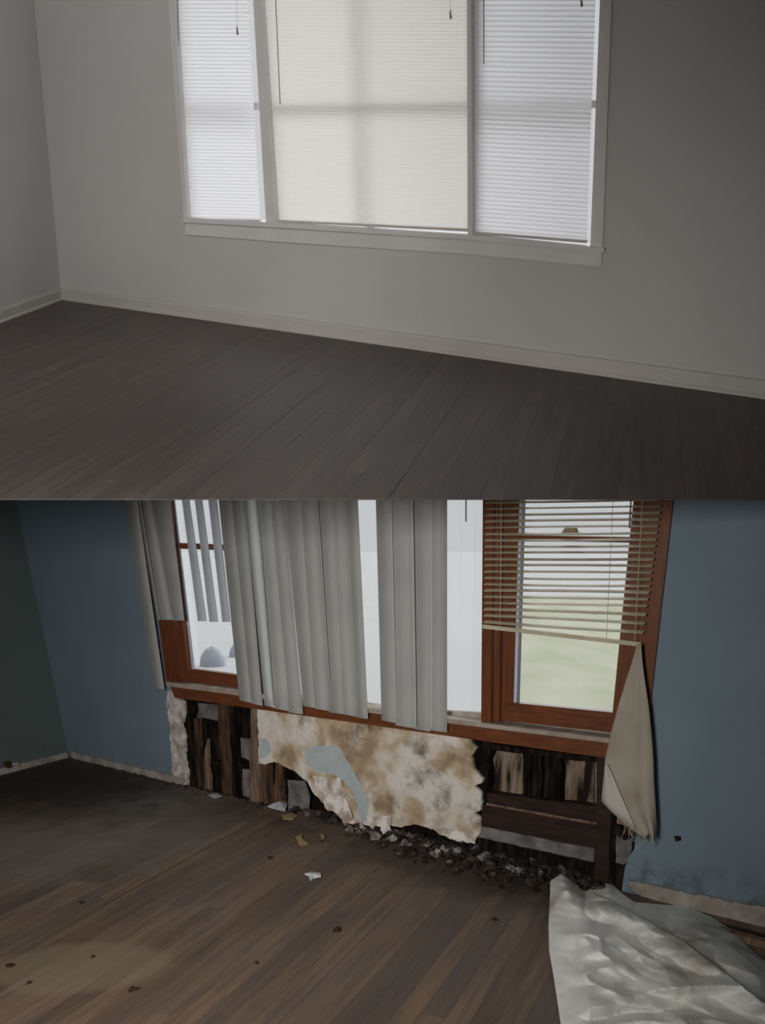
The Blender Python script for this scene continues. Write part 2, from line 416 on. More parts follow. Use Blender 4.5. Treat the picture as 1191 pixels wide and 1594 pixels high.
# ------------------------------------------------------------------ lower floor: boards
def build_boards(root, O, dirv, nrm, edges3, wid, lens, material, seed, cap=300, gap=.0008, wide=.0008, th=.012):
    """edges3: list of (point, inward vector) limiting the boards; returns the count"""
    X = dirv.normalized(); Y = nrm.cross(X).normalized()
    Mx = Matrix((X, Y, nrm)).transposed().to_4x4(); Mx.translation = O
    root.matrix_world = Mx
    half = []
    for P, inn in edges3:
        a = -inn.dot(X); c = -inn.dot(Y); half.append((a, c, a * (P - O).dot(X) + c * (P - O).dot(Y)))
    r = random.Random(seed)
    res = []
    for k in range(-120, 120):
        y0, y1 = k * wid, (k + 1) * wid
        x = -12 + r.uniform(0, lens[1])
        while x < 12:
            Ln = r.uniform(*lens)
            g0 = wide if k == 0 else gap
            rect = [(x + gap * .7, y0 + g0), (x + Ln - gap * .7, y0 + g0), (x + Ln - gap * .7, y1 - gap), (x + gap * .7, y1 - gap)]
            x += Ln
            q = clip(rect, half)
            if len(q) < 3: continue
            ar = abs(sum(q[i][0] * q[(i + 1) % len(q)][1] - q[(i + 1) % len(q)][0] * q[i][1] for i in range(len(q)))) / 2
            if ar < 0.004: continue
            # how large it shows from the viewpoint
            cx = sum(p[0] for p in q) / len(q); cy = sum(p[1] for p in q) / len(q)
            W = O + X * cx + Y * cy
            res.append((ar / (W - EYE).length ** 3, q, W))
    def inview(W):
        v = W - EYE; d = v.dot(FWD)
        if d <= 0.2: return False
        px = PPX + F * v.dot(RIGHT) / d; py = PPY - F * v.dot(UPC) / d
        return -160 < px < 1350 and py < 1720
    vis = [q for q in res if inview(q[2])]; inv = [q for q in res if not inview(q[2])]
    vis.sort(key=lambda t: -t[0])
    parts = vis[:cap]; rest = vis[cap:] + inv
    for _, q, W in parts:
        h = r.uniform(-.0006, .0006)
        n = len(q)
        v = [(a, c, h) for a, c in q] + [(a, c, -th) for a, c in q]
        f = [tuple(range(n)), tuple(range(2 * n - 1, n - 1, -1))] + [(i, n + i, n + (i + 1) % n, (i + 1) % n) for i in range(n)]
        me = bpy.data.meshes.new('floor_board'); me.from_pydata(v, [], f); me.materials.append(material)
        bb = bpy.data.objects.new('floor_board', me); COL.objects.link(bb); bb.parent = root
    if rest:
        mb = MB()
        for _, q, W in rest:
            mb.prism([Vector((a, c, 0)) for a, c in q], Vector((0, 0, -th)))
        me = bpy.data.meshes.new('outlying_boards'); me.from_pydata(mb.v, [], mb.f); me.materials.append(material)
        bb = bpy.data.objects.new('outlying_boards', me); COL.objects.link(bb); bb.parent = root; bb['kind'] = 'stuff'
    return len(parts), len(rest)

c_round = fl(125, 1505)
c_pale = fl(262, 1243); c_pale2 = fl(75, 1310); c_pale3 = fl(295, 1352)
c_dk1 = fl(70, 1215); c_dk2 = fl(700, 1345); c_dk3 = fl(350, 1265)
ang_b = math.atan2((fl(840, 1300) - fl(600, 1560)).y, (fl(840, 1300) - fl(600, 1560)).x)
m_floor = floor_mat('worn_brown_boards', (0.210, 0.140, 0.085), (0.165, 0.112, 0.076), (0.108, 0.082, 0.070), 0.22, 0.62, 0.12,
    marks=[(tuple(c_round), 0.40, 0.26, 0.1, (0.27, 0.215, 0.145), 0.5, 0.22),
           (tuple(c_pale), 0.45, 0.32, 0.4, (0.42, 0.39, 0.35), 0.6, 0.9),
           (tuple(c_pale2), 1.1, 0.65, 0.6, (0.26, 0.24, 0.215), 0.5, 0.9),
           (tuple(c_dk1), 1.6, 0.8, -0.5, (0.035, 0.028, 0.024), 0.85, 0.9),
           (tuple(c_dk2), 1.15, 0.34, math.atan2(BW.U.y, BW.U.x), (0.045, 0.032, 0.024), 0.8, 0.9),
           (tuple(fl(1130, 1447)), 0.95, 0.075, math.atan2(BW.U.y, BW.U.x), (0.012, 0.009, 0.007), 1.0, 0.5)],  # last mark: dark strip painted as the shadow line below the right baseboard
    dust=(0.35, (0.22, 0.19, 0.165)), tint=(0.105, 0.088, 0.084))
sub = MB()
sub.prism([Vector((XL, YR, -.012)), Vector((XR, YR, -.012)), Vector((XR, wall_y(BW, XR) + .25, -.012)), Vector((XL, wall_y(BW, XL) + .25, -.012))], Vector((0, 0, -.1)))
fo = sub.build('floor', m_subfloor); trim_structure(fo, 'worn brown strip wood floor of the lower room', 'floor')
# put the mesh into the frame of the boards
def reframe(o, O, X, n):
    X = X.normalized(); Y = n.cross(X).normalized()
    Mx = Matrix((X, Y, n)).transposed().to_4x4(); Mx.translation = O
    o.data.transform(Mx.inverted() @ Matrix.Translation(ORG[o.name])); o.matrix_world = Mx
VPB = ray(1190, 838); VPB = Vector((VPB.x, VPB.y, 0))
OJ = fl(200, 1389)
reframe(fo, OJ, VPB, Z)
nrm_in = lambda pl: pl.N
LW_in = Vector((-(cL - cA).y, (cL - cA).x, 0)); LW_in = LW_in if (EYE - cA).dot(LW_in) > 0 else -LW_in; LW_in.normalize()
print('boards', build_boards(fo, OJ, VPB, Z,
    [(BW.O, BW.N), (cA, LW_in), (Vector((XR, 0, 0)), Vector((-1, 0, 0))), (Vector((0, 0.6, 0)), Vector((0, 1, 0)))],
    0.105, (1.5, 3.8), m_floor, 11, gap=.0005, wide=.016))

# ------------------------------------------------------------------ lower walls
Ystop = 3.2
def lw_floor(t): return cA + (cL - cA) * t
tEnd = (YR - cA.y) / (cL - cA).y
pts = [cA, lw_floor(tEnd)]
lean = (cTop - cA) / cTop.z
def up_to(p, z): return p + lean * (z / lean.z)
tE = (E2Y + .3 - cA.y) / (cL - cA).y
def under(p, marg=.05):
    z = 2.0
    for _ in range(12): q = up_to(p, z); z = slope_z(q.x, q.y) - marg
    return up_to(p, z)
b = MB(); b.prism([cA, lw_floor(tEnd), up_to(lw_floor(tEnd), 2.0), under(lw_floor(tE)), under(cA)], -LW.N * 0.12)
o = b.build('wall_lower_left', m_blue_shaded); trim_structure(o, 'blue-green left wall of the lower room, its paint darkened for shade', 'wall')

def bw_top(u, marg=.05):
    p = BW.uvd(u, 0); return BW.uvd(u, slope_z(p.x, p.y) - marg)
uLmost = (XL - BW.O.x) / BW.U.x; uRmost = (XR - BW.O.x) / BW.U.x + .1
def u_of(px, py): return BW.uv(BW.at(px, py))[0]
PT = 738      # picture height up to which the lower windows run, just under the slope
left_poly = [BW.uvd(uLmost, 0), ] + [BW.at(x, y) for x, y in
    [(272, 1216.5), (268, 1195), (266, 1160), (264, 1130), (259, 1100), (260, 1062), (248, 966), (220, PT)]] + [bw_top(u_of(220, PT)), bw_top(uLmost)]
right_poly = [BW.uvd(uRmost, 0), bw_top(uRmost), bw_top(u_of(1052, PT))] + [BW.at(x, y) for x, y in
    [(1052, PT), (1011, 1105), (1004, 1165), (1000, 1230), (998, 1290), (990, 1303), (987, 1322), (978, 1336), (973, 1350), (968, 1387)]]
b = MB(); b.prism(left_poly, -BW.N * .14); b.prism(right_poly, -BW.N * .14)
hp = []
for x in (220, 400, 560, 760, 900, 1052): hp.append(BW.at(x, PT))
tp = [Vector((p.x, p.y, slope_z(p.x, p.y) - .05)) for p in reversed(hp)]
b.prism(hp + tp, -BW.N * .14)
wl = b.build('wall_lower_back', m_blue); trim_structure(wl, 'blue painted back wall of the lower room, torn open below the windows', 'wall')

# outer sheathing behind the torn wall: single boards with gaps
r = random.Random(5)
x = 276.0; k = 0
def yb(x): return 1178 + .2430 * (x - 108)      # foot of the wall in the picture
def ysill(x): return 1062 + .1265 * (x - 259)
while x < 1012:
    wd = r.uniform(34, 46) * (0.75 + x / 1400)
    x1 = min(x + wd, 1030)
    mb = MB().slab(BW, [(x + .7, ysill(x) + 6), (x1 - .7, ysill(x1) + 6), (x1 - .7, yb(x1) + 12), (x + .7, yb(x) + 12)], -.105 - r.uniform(0, .006), -.135)
    mm = m_sheath if x > 745 and not (818 < x < 850) else m_char
    mb.build('sheathing_board', mm, wl)
    x = x1; k += 1
MB().slab(BW, [(262, 1062), (1050, 1160), (1050, 1440), (262, 1240)], -.136, -.150).build('felt_backing', m_greyboard, wl)

def stud(pts, d0, d1, m, name='stud', seed=1, amp=1.0):
    return MB().slab(BW, ragged(pts, amp, 14, seed), d0, d1).build(name, m, wl)
stud([(287, 1090), (297, 1091), (306, 1232), (296, 1230)], -.02, -.10, m_char, seed=2, amp=2)
stud([(301, 1120), (309, 1118), (315, 1236), (306, 1234)], -.03, -.07, m_stud, seed=3, amp=2)
stud([(318, 1170), (323, 1150), (327, 1238), (319, 1236)], -.03, -.06, m_stud_light, seed=4, amp=1.5)
stud([(339, 1096), (355, 1098), (363, 1243), (347, 1240)], -.015, -.10, m_stud, seed=5)
stud([(356, 1099), (363, 1100), (369, 1244), (362, 1242)], -.02, -.10, m_char, seed=6, amp=1.5)
stud([(391, 1102), (403, 1104), (404, 1250), (388, 1247)], -.012, -.10, m_stud_light, seed=7)
stud([(408, 1180), (417, 1180), (420, 1254), (410, 1252)], -.03, -.09, m_stud, seed=8)
stud([(428, 1184), (438, 1186), (436, 1258), (427, 1256)], -.03, -.09, m_stud, seed=9, amp=2)
stud([(442, 1190), (447, 1192), (449, 1240), (444, 1238)], -.02, -.06, m_char, seed=10)
stud([(330, 1184), (400, 1190), (400, 1197), (331, 1189)], -.06, -.09, m_char, 'brace', 11)
stud([(300, 1093), (338, 1097), (338, 1122), (304, 1117)], -.085, -.10, m_greyboard, 'felt_scrap', 12, 2)
stud([(366, 1148), (388, 1150), (388, 1184), (381, 1180), (367, 1178)], -.085, -.10, m_greyboard, 'felt_scrap', 13, 2)
stud([(366, 1196), (388, 1198), (388, 1247), (368, 1244)], -.085, -.10, m_greyboard, 'felt_scrap', 14, 2)
stud([(447, 1214), (474, 1216), (482, 1240), (480, 1266), (448, 1262)], -.02, -.03, m_greyboard, 'felt_scrap', 15, 2)
# right hand opening: nogging, plates, posts
stud([(738, 1152), (762, 1156), (764, 1170), (757, 1185), (758, 1250), (745, 1246), (736, 1180)], -.02, -.10, m_char, seed=20, amp=3)
stud([(758, 1157), (942, 1182), (942, 1189), (758, 1166)], -.05, -.10, m_char, 'nogging', 21, 1)
stud([(814, 1170), (826, 1172), (826, 1246), (814, 1244)], -.04, -.10, m_char, seed=22, amp=1.5)
stud([(862, 1178), (872, 1180), (872, 1252), (862, 1250)], -.04, -.10, m_char, seed=23, amp=1.5)
stud([(826, 1172), (842, 1174), (842, 1248), (826, 1246)], -.06, -.10, m_char, 'lath', 25, 1.5)
stud([(757, 1234), (932, 1256), (932, 1282), (757, 1250)], -.03, -.10, m_plate, 'nogging', 26, .6)
stud([(752, 1252), (930, 1283), (926, 1321), (748, 1286)], -.008, -.10, m_plate, 'sole_plate', 27, .5)
stud([(746, 1286), (926, 1321), (924, 1342), (744, 1303)], -.012, -.08, m_greyboard, 'sole_plate', 28, .8)
stud([(744, 1302), (924, 1341), (924, 1378), (744, 1334)], -.03, -.10, m_char, 'sole_plate', 29, 1)
stud([(929, 1178), (953, 1182), (951, 1262), (947, 1378), (925, 1374), (929, 1262)], .004, -.10, m_plate, 'post', 30, .7)
stud([(951, 1186), (960, 1188), (956, 1378), (947, 1376)], -.004, -.10, m_char, 'post', 31, 1)
stud([(962, 1240), (980, 1243), (978, 1286), (960, 1282)], -.012, -.03, m_stud_light, 'lath', 32, 1)
stud([(955, 1280), (968, 1290), (992, 1290), (988, 1302), (972, 1308), (956, 1298)], .004, -.03, m_char, 'lath', 33, 2.5)
stud([(956, 1300), (984, 1304), (980, 1336), (970, 1348), (955, 1342)], -.02, -.04, m_greyboard, 'felt_scrap', 34, 2)
stud([(952, 1342), (973, 1348), (970, 1388), (952, 1384)], -.01, -.05, m_char, 'lath', 35, 2)

stud([(757, 1250), (930, 1281), (930, 1284), (757, 1253)], -.004, -.02, m_stud_light, 'pale_strip', 36, .5)  # thin pale strip along the top edge of the plate
MB().slab(BW, ragged([(1049, 1301), (1060, 1302), (1061, 1308), (1052, 1310)], 1, 4, 88), .002, -.002).build('paint_chip', m_char, wl)
# plaster still on the wall
edge = [(261, 1076), (276, 1087), (286, 1092), (287, 1110), (281, 1128), (288, 1148), (286, 1178), (292, 1200), (291, 1224), (280, 1221), (272, 1216), (268, 1195), (266, 1160), (264, 1130), (259, 1100)]
MB().slab(BW, ragged(edge, 1.6, 5, 41), .004, -.03).build('broken_plaster_edge', m_plaster_raw, wl)
panel = [(401, 1103), (560, 1125), (730, 1149), (742, 1164), (733, 1178), (737, 1196), (752, 1212), (750, 1219), (738, 1224), (748, 1232), (751, 1250), (748, 1262),
         (738, 1266), (749, 1273), (748, 1296), (739, 1310), (716, 1311), (697, 1300), (672, 1290), (645, 1283), (625, 1288), (604, 1283), (590, 1290), (575, 1288), (555, 1290),
         (537, 1280), (518, 1262), (500, 1248), (486, 1232), (478, 1216), (462, 1203), (445, 1194), (428, 1186), (413, 1190), (403, 1188)]
pan = MB().slab(BW, ragged(panel, 1.3, 6, 42), .003, -.02).build('plaster_panel', m_stained, wl)
for i, pp in enumerate([[(474, 1172), (480, 1164), (500, 1161), (522, 1160), (533, 1168), (540, 1184), (552, 1204), (562, 1222), (570, 1240), (574, 1262), (569, 1280), (560, 1276), (557, 1252), (549, 1232), (536, 1216), (520, 1206), (500, 1202), (484, 1196), (476, 1186)],
                        [(404, 1150), (414, 1150), (421, 1158), (422, 1170), (414, 1178), (405, 1180)]]):
    MB().slab(BW, ragged(pp, 1.2, 6, 50 + i), .0055, .0025).build('paint_patch', m_paint_patch, pan)
def curl(pts, d_in, d_out, m, name, parent, seed, n=9):
    """a torn sheet curling off the wall: pts = 4 corner pixels (tl, tr, br, bl)"""
    rr = random.Random(seed); g = []
    for i in range(n):
        t = i / (n - 1); row = []
        for j in range(n):
            s = j / (n - 1)
            x = (pts[0][0] * (1 - s) + pts[1][0] * s) * (1 - t) + (pts[3][0] * (1 - s) + pts[2][0] * s) * t
            y = (pts[0][1] * (1 - s) + pts[1][1] * s) * (1 - t) + (pts[3][1] * (1 - s) + pts[2][1] * s) * t
            if i in (0, n - 1) or j in (0, n - 1): x += rr.uniform(-2.2, 2.2); y += rr.uniform(-2.2, 2.2)
            d = d_in + (d_out - d_in) * t * t + .008 * noise.noise(Vector((x * .05, y * .05, seed)))
            row.append(BW.at(x, y, max(d, .006)))
        g.append(row)
    return MB().sheet(g, BW.N * .002).build(name, m, parent)
curl([(486, 1208), (530, 1212), (548, 1272), (510, 1262)], .008, .03, m_paper, 'torn_paper', pan, 61)
curl([(528, 1262), (556, 1275), (572, 1292), (540, 1290)], .012, .05, m_paper, 'torn_paper', pan, 62)
curl([(660, 1284), (742, 1296), (738, 1314), (700, 1306)], .006, .03, m_paper, 'torn_paper', pan, 63)
curl([(572, 1270), (612, 1268), (608, 1296), (580, 1300)], .008, .04, m_paper, 'torn_paper', pan, 64)

# baseboards of the lower room
def baseboard(pl, p_bot, p_top, d, m, label, name, cap=None):
    """p_bot/p_top: picture points at the two ends"""
    b = MB().slab(pl, p_bot + p_top[::-1], d, 0)
    o = b.build(name, m); trim_structure(o, label, 'baseboard'); return o
o = MB().slab(BW, ragged([(112, 1170), (200, 1192), (270, 1208), (287, 1216)], .8, 10, 71, False) + ragged([(283, 1224), (268, 1221), (200, 1204), (110, 1181)], .5, 10, 72, False), .018, 0).build('baseboard_lower_back', m_base_low)
trim_structure(o, 'scuffed pale baseboard at the left end of the lower back wall', 'baseboard')
o = MB().slab(BW, ragged([(979, 1371), (1040, 1384), (1110, 1398), (1191, 1413), (1260, 1430)], 1.6, 7, 73, False) + ragged([(1260, 1466), (1191, 1447), (1110, 1428), (1040, 1408), (1000, 1396), (984, 1386)], 1.4, 8, 74, False), .02, 0).build('baseboard_lower_right', m_base_low)
trim_structure(o, 'chipped cream baseboard along the right end of the lower back wall', 'baseboard')
o = MB().slab(LW, [(104, 1171), (-60, 1211), (-60, 1225), (108, 1180)], .018, 0).build('baseboard_lower_left', m_base_low)
trim_structure(o, 'dim baseboard along the lower left wall', 'baseboard')
# loose batten on the floor between baseboard and sheet
o = MB().bar(fl(1075, 1436, .02), fl(1260, 1488, .02), Vector((.012, .02, 0)), Vector((0, 0, .018))).build('wood_batten', m_stud_light)
tag(o, 'narrow brown wood batten on the floor between the plastic sheet and right baseboard', 'batten')

# ------------------------------------------------------------------ lower windows
def win(name, n, label, loc):
    o = empty(name, loc); trim_structure(o, label, 'window'); return o
def S_(pl, parent, name, pts, df, db, m): return MB().slab(pl, pts, df, db).build(name, m, parent)

w4 = win('window_4', 4, 'left window of the lower room, brown varnished frame', BW.at(320, 1060))
S_(BW, w4, 'casing', [(218, PT), (237, PT), (278, 1062), (259, 1062)], .02, -.05, m_casing)
S_(BW, w4, 'jamb', [(236, PT), (259, PT), (294, 1056), (278, 1056)], -.01, -.055, m_casing)
S_(BW, w4, 'bottom_rail', [(290, 1040), (388, 1053), (390, 1076), (282, 1062)], -.05, -.10, m_casing_h)
S_(BW, w4, 'meeting_rail', [(276, 845), (356, 848), (357, 857), (277, 854)], -.05, -.10, m_casing_h)
S_(BW, w4, 'sash_track', [(256, PT), (267, PT), (303, 1042), (292, 1042)], -.05, -.056, m_track)
S_(BW, w4, 'mullion', [(349, PT), (396, PT), (430, 1092), (386, 1086)], .015, -.12, m_casing)
S_(BW, w4, 'glass_pane', [(262, PT), (352, PT), (388, 1056), (298, 1044)], -.08, -.084, m_glass)

w5 = win('window_5', 5, 'wide middle picture window of the lower room behind vertical vanes', BW.at(590, 1110))
S_(BW, w5, 'frame_left', [(396, PT), (402, PT), (436, 1098), (430, 1097)], -.02, -.10, m_casing)
S_(BW, w5, 'bottom_rail', [(430, 1092), (752, 1110), (752, 1122), (430, 1102)], -.06, -.10, m_stool)
S_(BW, w5, 'glass_pane', [(398, PT), (754, PT), (752, 1116), (430, 1096)], -.08, -.084, m_glass)

w6 = win('window_6', 6, 'right window of the lower room, brown frame with a sagging cream blind', BW.at(870, 1120))
S_(BW, w6, 'casing', [(1026, PT), (1052, PT), (1004, 1168), (983, 1164)], .02, -.12, m_casing)
S_(BW, w6, 'jamb', [(1006, PT), (1026, PT), (984, 1150), (968, 1146)], -.01, -.12, m_casing)
S_(BW, w6, 'stile', [(990, PT), (1007, PT), (968, 1138), (951, 1136)], -.045, -.09, m_casing)
S_(BW, w6, 'casing', [(752, PT), (768, PT), (764, 1126), (749, 1123)], .02, -.12, m_casing)
S_(BW, w6, 'jamb', [(768, PT), (781, PT), (777, 1124), (764, 1122)], -.01, -.12, m_casing)
S_(BW, w6, 'stile', [(781, PT), (808, PT), (797, 1124), (777, 1121)], -.045, -.09, m_casing)
S_(BW, w6, 'sash_track', [(807, PT), (814, PT), (804, 1096), (797, 1095)], -.06, -.10, m_track)
S_(BW, w6, 'bottom_rail', [(778, 1095), (797, 1094), (952, 1109), (968, 1111), (962, 1142), (777, 1121)], -.04, -.09, m_casing_h)
mr6 = S_(BW, w6, 'meeting_rail', [(800, 833), (992, 836), (991, 845), (800, 842)], -.04, -.09, m_casing_h)
S_(BW, w6, 'glass_pane', [(806, PT), (996, PT), (954, 1112), (800, 1098)], -.07, -.074, m_glass)
lk = MB(); p0 = BW.at(888, 832, -.03)
lk.tube([p0 - BW.U * .05, p0 - BW.U * .03 + BW.V * .022, p0 + BW.U * .03 + BW.V * .022, p0 + BW.U * .05], [.008, .014, .014, .006], 8)
lk.bar(p0 - BW.U * .055 + BW.V * .004, p0 + BW.U * .06 + BW.V * .004, BW.N * .012, BW.V * .006)
lk.build('sash_lock', m_lock, mr6)

st = MB().slab(BW, [(258, 1061), (480, 1090), (700, 1119), (952, 1150), (951, 1157), (700, 1126), (480, 1097), (260, 1068)], .05, -.12).build('trim_1', m_stool)
trim_structure(st, 'dusty brown window stool running under the lower windows', 'sill')
ap = MB().slab(BW, [(264, 1067), (480, 1096), (700, 1125), (950, 1156), (943, 1180), (700, 1146), (480, 1115), (272, 1086)], .022, 0).build('trim_2', m_casing_h)
trim_structure(ap, 'red-brown apron board under the lower window stool', 'trim')

# ------------------------------------------------------------------ vertical blinds
def vane(parent, tx0, tx1, bx0, bx1, by, d0, d1, m, name='vane', bow=.011, seed=0, by1=None):
    by1 = by if by1 is None else by1
    g = []
    NR, NC = 7, 6
    for i in range(NR):
        t = i / (NR - 1); row = []
        for j in range(NC):
            s = j / (NC - 1)
            yb_ = by + (by1 - by) * s
            y = 748 + (yb_ - 748) * t
            k = (y - 777) / (yb_ - 777)
            xt = tx0 + (tx1 - tx0) * s; xb = bx0 + (bx1 - bx0) * s
            x = xt + (xb - xt) * k
            d = d0 + (d1 - d0) * s + bow * math.sin(math.pi * s) * 2 + .004 * math.sin(3 * t + seed)
            row.append(BW.at(x, y, d))
        g.append(row)
    return MB().sheet(g, -BW.N * .0012).build(name, m, parent, smooth=False)

vb = empty('vertical_blind', BW.at(560, 1110, .08))
tag(vb, 'long grey vertical blind with hanging vanes covering the wide middle window', 'blind')
vs = [(340, 361, 373, 391, 1090, 1094, m_vane, .055, .075), (360, 381, 391, 409, 1095, 1099, m_vane, .075, .06), (381, 401, 412, 428, 1098, 1102, m_vane_clear, .05, .085),
      (401, 421, 428, 450, 1103, 1107, m_vane, .07, .055), (421, 441, 450, 472, 1109, 1112, m_vane, .085, .06), (441, 468, 472, 491, 1099, 1102, m_vane, .05, .08),
      (468, 492, 490, 513, 1103, 1107, m_vane, .085, .06), (492, 514, 513, 536, 1109, 1112, m_vane, .055, .085), (513, 539, 535, 557, 1112, 1116, m_vane, .09, .055), (539, 557, 556, 573, 1117, 1119, m_vane, .055, .075),
      (585, 608, 594, 617, 1121, 1126, m_vane, .06, .085), (607, 641, 616, 647, 1129, 1134, m_vane, .085, .06), (640, 667, 646, 670, 1135, 1139, m_vane, .055, .085), (667, 696, 669, 696, 1137, 1140, m_vane, .09, .06)]
for i, (a, b_, c, d, y0, y1, m, d0, d1) in enumerate(vs):
    vane(vb, a, b_, c, d, y0, d0, d1, m, seed=i, by1=y1)
# bright translucent edges where a vane stands ajar
for (a, c, y, wd) in [(513, 531, 1040, 3.2), (606, 615, 1120, 3.6), (639, 646, 1130, 3.6), (667, 670, 1134, 5), (398, 425, 1098, 2.0), (493, 512, 1060, 1.5)]:
    vane(vb, a, a + wd, c, c + wd * .6, y, .098, .102, m_vane_clear, name='vane_edge', bow=.001)
S_(BW, vb, 'headrail', [(330, 741), (705, 741), (705, 749), (330, 749)], .11, .04, m_trim_white)
wnd = MB().tube([BW.at(725.5, 745, .07), BW.at(725.5, 812, .07)], .004, 6).build('wand', m_cord, vb)

vl = empty('vertical_blind', BW.at(255, 1020, .08))
tag(vl, 'short cream vertical blind with broken vanes hanging over the left lower window', 'blind')
for i, (a, b_, c, d, y, m, d0, d1) in enumerate([(195, 213, 239, 256, 1073, m_vane, .05, .07), (213, 219, 244, 250, 965, m_vane, .08, .09), (219, 236, 250, 269, 965, m_vane, .075, .055), (235, 264, 268, 287, 966, m_vane, .05, .08),
      (283, 295, 308, 322, 967, m_vane_back, .02, .03), (303, 315, 326, 340, 968, m_vane_back, .02, .03), (324, 338, 346, 359, 968, m_vane_back, .02, .03)]):
    vane(vl, a, b_, c, d, y, d0, d1, m, seed=i * 2)
S_(BW, vl, 'headrail', [(185, 741), (328, 741), (328, 749), (185, 749)], .11, .02, m_trim_white)

# ------------------------------------------------------------------ cream mini blind of the right lower window
cb = empty('mini_blind', BW.at(876, 990, .05))
tag(cb, 'cream horizontal slat blind with its bottom rail sagging to the right', 'blind')
def slat(parent, pl, xl, yl, xr, yr, dc, wd, tilt, m, bow=0.0, name='slat', n=6, th=.0008, crown=.0015):
    """a slat from the left to the right picture point; wd its width, tilt from level (room side down)"""
    L_ = pl.at(xl, yl, dc); R_ = pl.at(xr, yr, dc)
    g = []
    for i in range(n):
        t = i / (n - 1); c = L_.lerp(R_, t) - pl.V * bow * math.sin(math.pi * t)
        row = []
        for q in (-.5, 0, .5):
            row.append(c + pl.N * (q * wd * math.cos(tilt)) - pl.V * (q * wd * math.sin(tilt)) + pl.V * (crown if q == 0 else 0))
        g.append(row)
    return MB().sheet(g, -pl.V * th if abs(tilt) < .8 else -pl.N * th).build(name, m, parent)
r = random.Random(9)
NS = 24
for i in range(NS):
    k = i - 4
    yl = 782 + 9.75 * k; yr = 777 + 10.35 * k
    if yl < 742: continue
    if k >= 17: yr += (k - 16) * 3.4
    xr = 1031 - (yr - 777) * .138; xl = 756.5 - (yl - 777) * .012
    slat(cb, BW, xl, yl, xr, yr, .045, .030, math.radians(24 + r.uniform(-4, 4)), m_slat_cream, bow=r.uniform(-.003, .006))
L_, R_ = BW.at(753, 975, .045), BW.at(999, 1003, .045)
MB().bar(L_, R_, BW.N * .013, BW.V * .011).build('bottom_rail', m_slat_cream, cb)
for (xt, xb, ybm) in [(781, 779, 974), (956, 944, 994), (1002, 988, 1000)]:
    MB().tube([BW.at(xt, 745, .058), BW.at(xb, ybm, .058)], .0016, 5).build('ladder_cord', m_slat_cream, cb)
S_(BW, cb, 'headrail', [(752, 739), (1036, 739), (1036, 746), (752, 746)], .07, .03, m_slat_cream)
MB().tube([BW.at(984, 748, .07), BW.at(980, 822, .07)], [.003, .005], 6).build('tassel_cord', m_cord, cb)

# ------------------------------------------------------------------ hanging cloth
rows = [(1002, 992, 998), (1030, 984, 1000), (1060, 974, 1004), (1100, 962, 1010), (1140, 951, 1014), (1180, 942, 1017), (1215, 939, 1018), (1247, 936, 1020), (1262, 950, 1021), (1278, 968, 1022), (1292, 985, 1022), (1303, 998, 1021)]
g = []
NC = 22
for i, (y, xl, xr) in enumerate(rows):
    row = []
    t = i / (len(rows) - 1)
    for j in range(NC):
        s = j / (NC - 1)
        x = xl + (xr - xl) * s
        fold = .028 * t * math.sin(s * 7.5 + 1.2 * t + .4) + .012 * t * math.sin(s * 15 + 2)
        yy = y + (5 * math.sin(s * 9) * t * t if i == len(rows) - 1 else 0) + (12 * (1 - s) * 0)
        row.append(BW.at(x, yy, .085 + .05 * t * math.sin(s * 3.14) + fold))
    g.append(row)
m_cloth = M('cream_cloth', (0.50, 0.46, 0.39), 0.85, 0.1, var=(0.38, 0.335, 0.27), vscale=4, detail=5, bump=0.12, bscale=90, trans=0.12)
cl = MB().sheet(g, -BW.N * .002).build('hanging_cloth', m_cloth, None, smooth=True)
tag(cl, 'cream cloth hanging to a point from the sagging blind beside the blue wall', 'cloth')
# underside fold showing paler at lower left
g = []
for i in range(8):
    t = i / 7; row = []
    for j in range(6):
        s = j / 5
        xl = 942 + (936 - 942) * t; xr = 946 + (990 - 946) * t
        yt = 1190 + (1247 - 1190) * t; yr_ = 1190 + (1292 - 1190) * t
        row.append(BW.at(xl + (xr - xl) * s, yt + (yr_ - yt) * s, .125 + .01 * math.sin(6 * s)))
    g.append(row)
MB().sheet(g, -BW.N * .002).build('folded_corner', M('cream_cloth_pale', (0.58, 0.56, 0.50), 0.85, 0.1, trans=0.1), cl, smooth=True)
# frayed threads at the hem
fr = MB(); rr = random.Random(3)
for k in range(26):
    x = 968 + rr.random() * 52; y = 1283 + (x - 968) * .33
    p = BW.at(x, y - 8, .09); fr.tube([p, BW.at(x + rr.uniform(-3, 3), y + 6, .085), BW.at(x + rr.uniform(-6, 5), y + rr.uniform(12, 22), .08)], .0014, 4)
fz = fr.build('frayed_hem', m_cloth, cl); fz['kind'] = 'stuff'

# ------------------------------------------------------------------ crumpled plastic sheet
left_e = [(1348, 866), (1362, 857), (1400, 856), (1440, 854), (1480, 855), (1520, 862), (1560, 868), (1600, 874), (1700, 885)]
top_e = [(857, 1368), (876, 1358), (893, 1374), (912, 1386), (930, 1378), (948, 1372), (968, 1390), (988, 1404), (1030, 1408), (1070, 1411), (1110, 1428), (1140, 1448), (1170, 1478), (1200, 1504), (1290, 1560)]
def lerp_tab(tab, v, a=0, b=1):
    if v <= tab[0][a]: return tab[0][b]
    for p, q in zip(tab, tab[1:]):
        if v <= q[a]: return p[b] + (q[b] - p[b]) * (v - p[a]) / (q[a] - p[a])
    return tab[-1][b]
def ridged(p, o=4):
    s = 0; a = 1; f = 1
    for _ in range(o):
        s += a * (1 - abs(noise.noise(p * f)) * 2.2); a *= .5; f *= 2.03
    return s
g = []
NI, NJ = 120, 140
rf = random.Random(4)
FOLDS = []
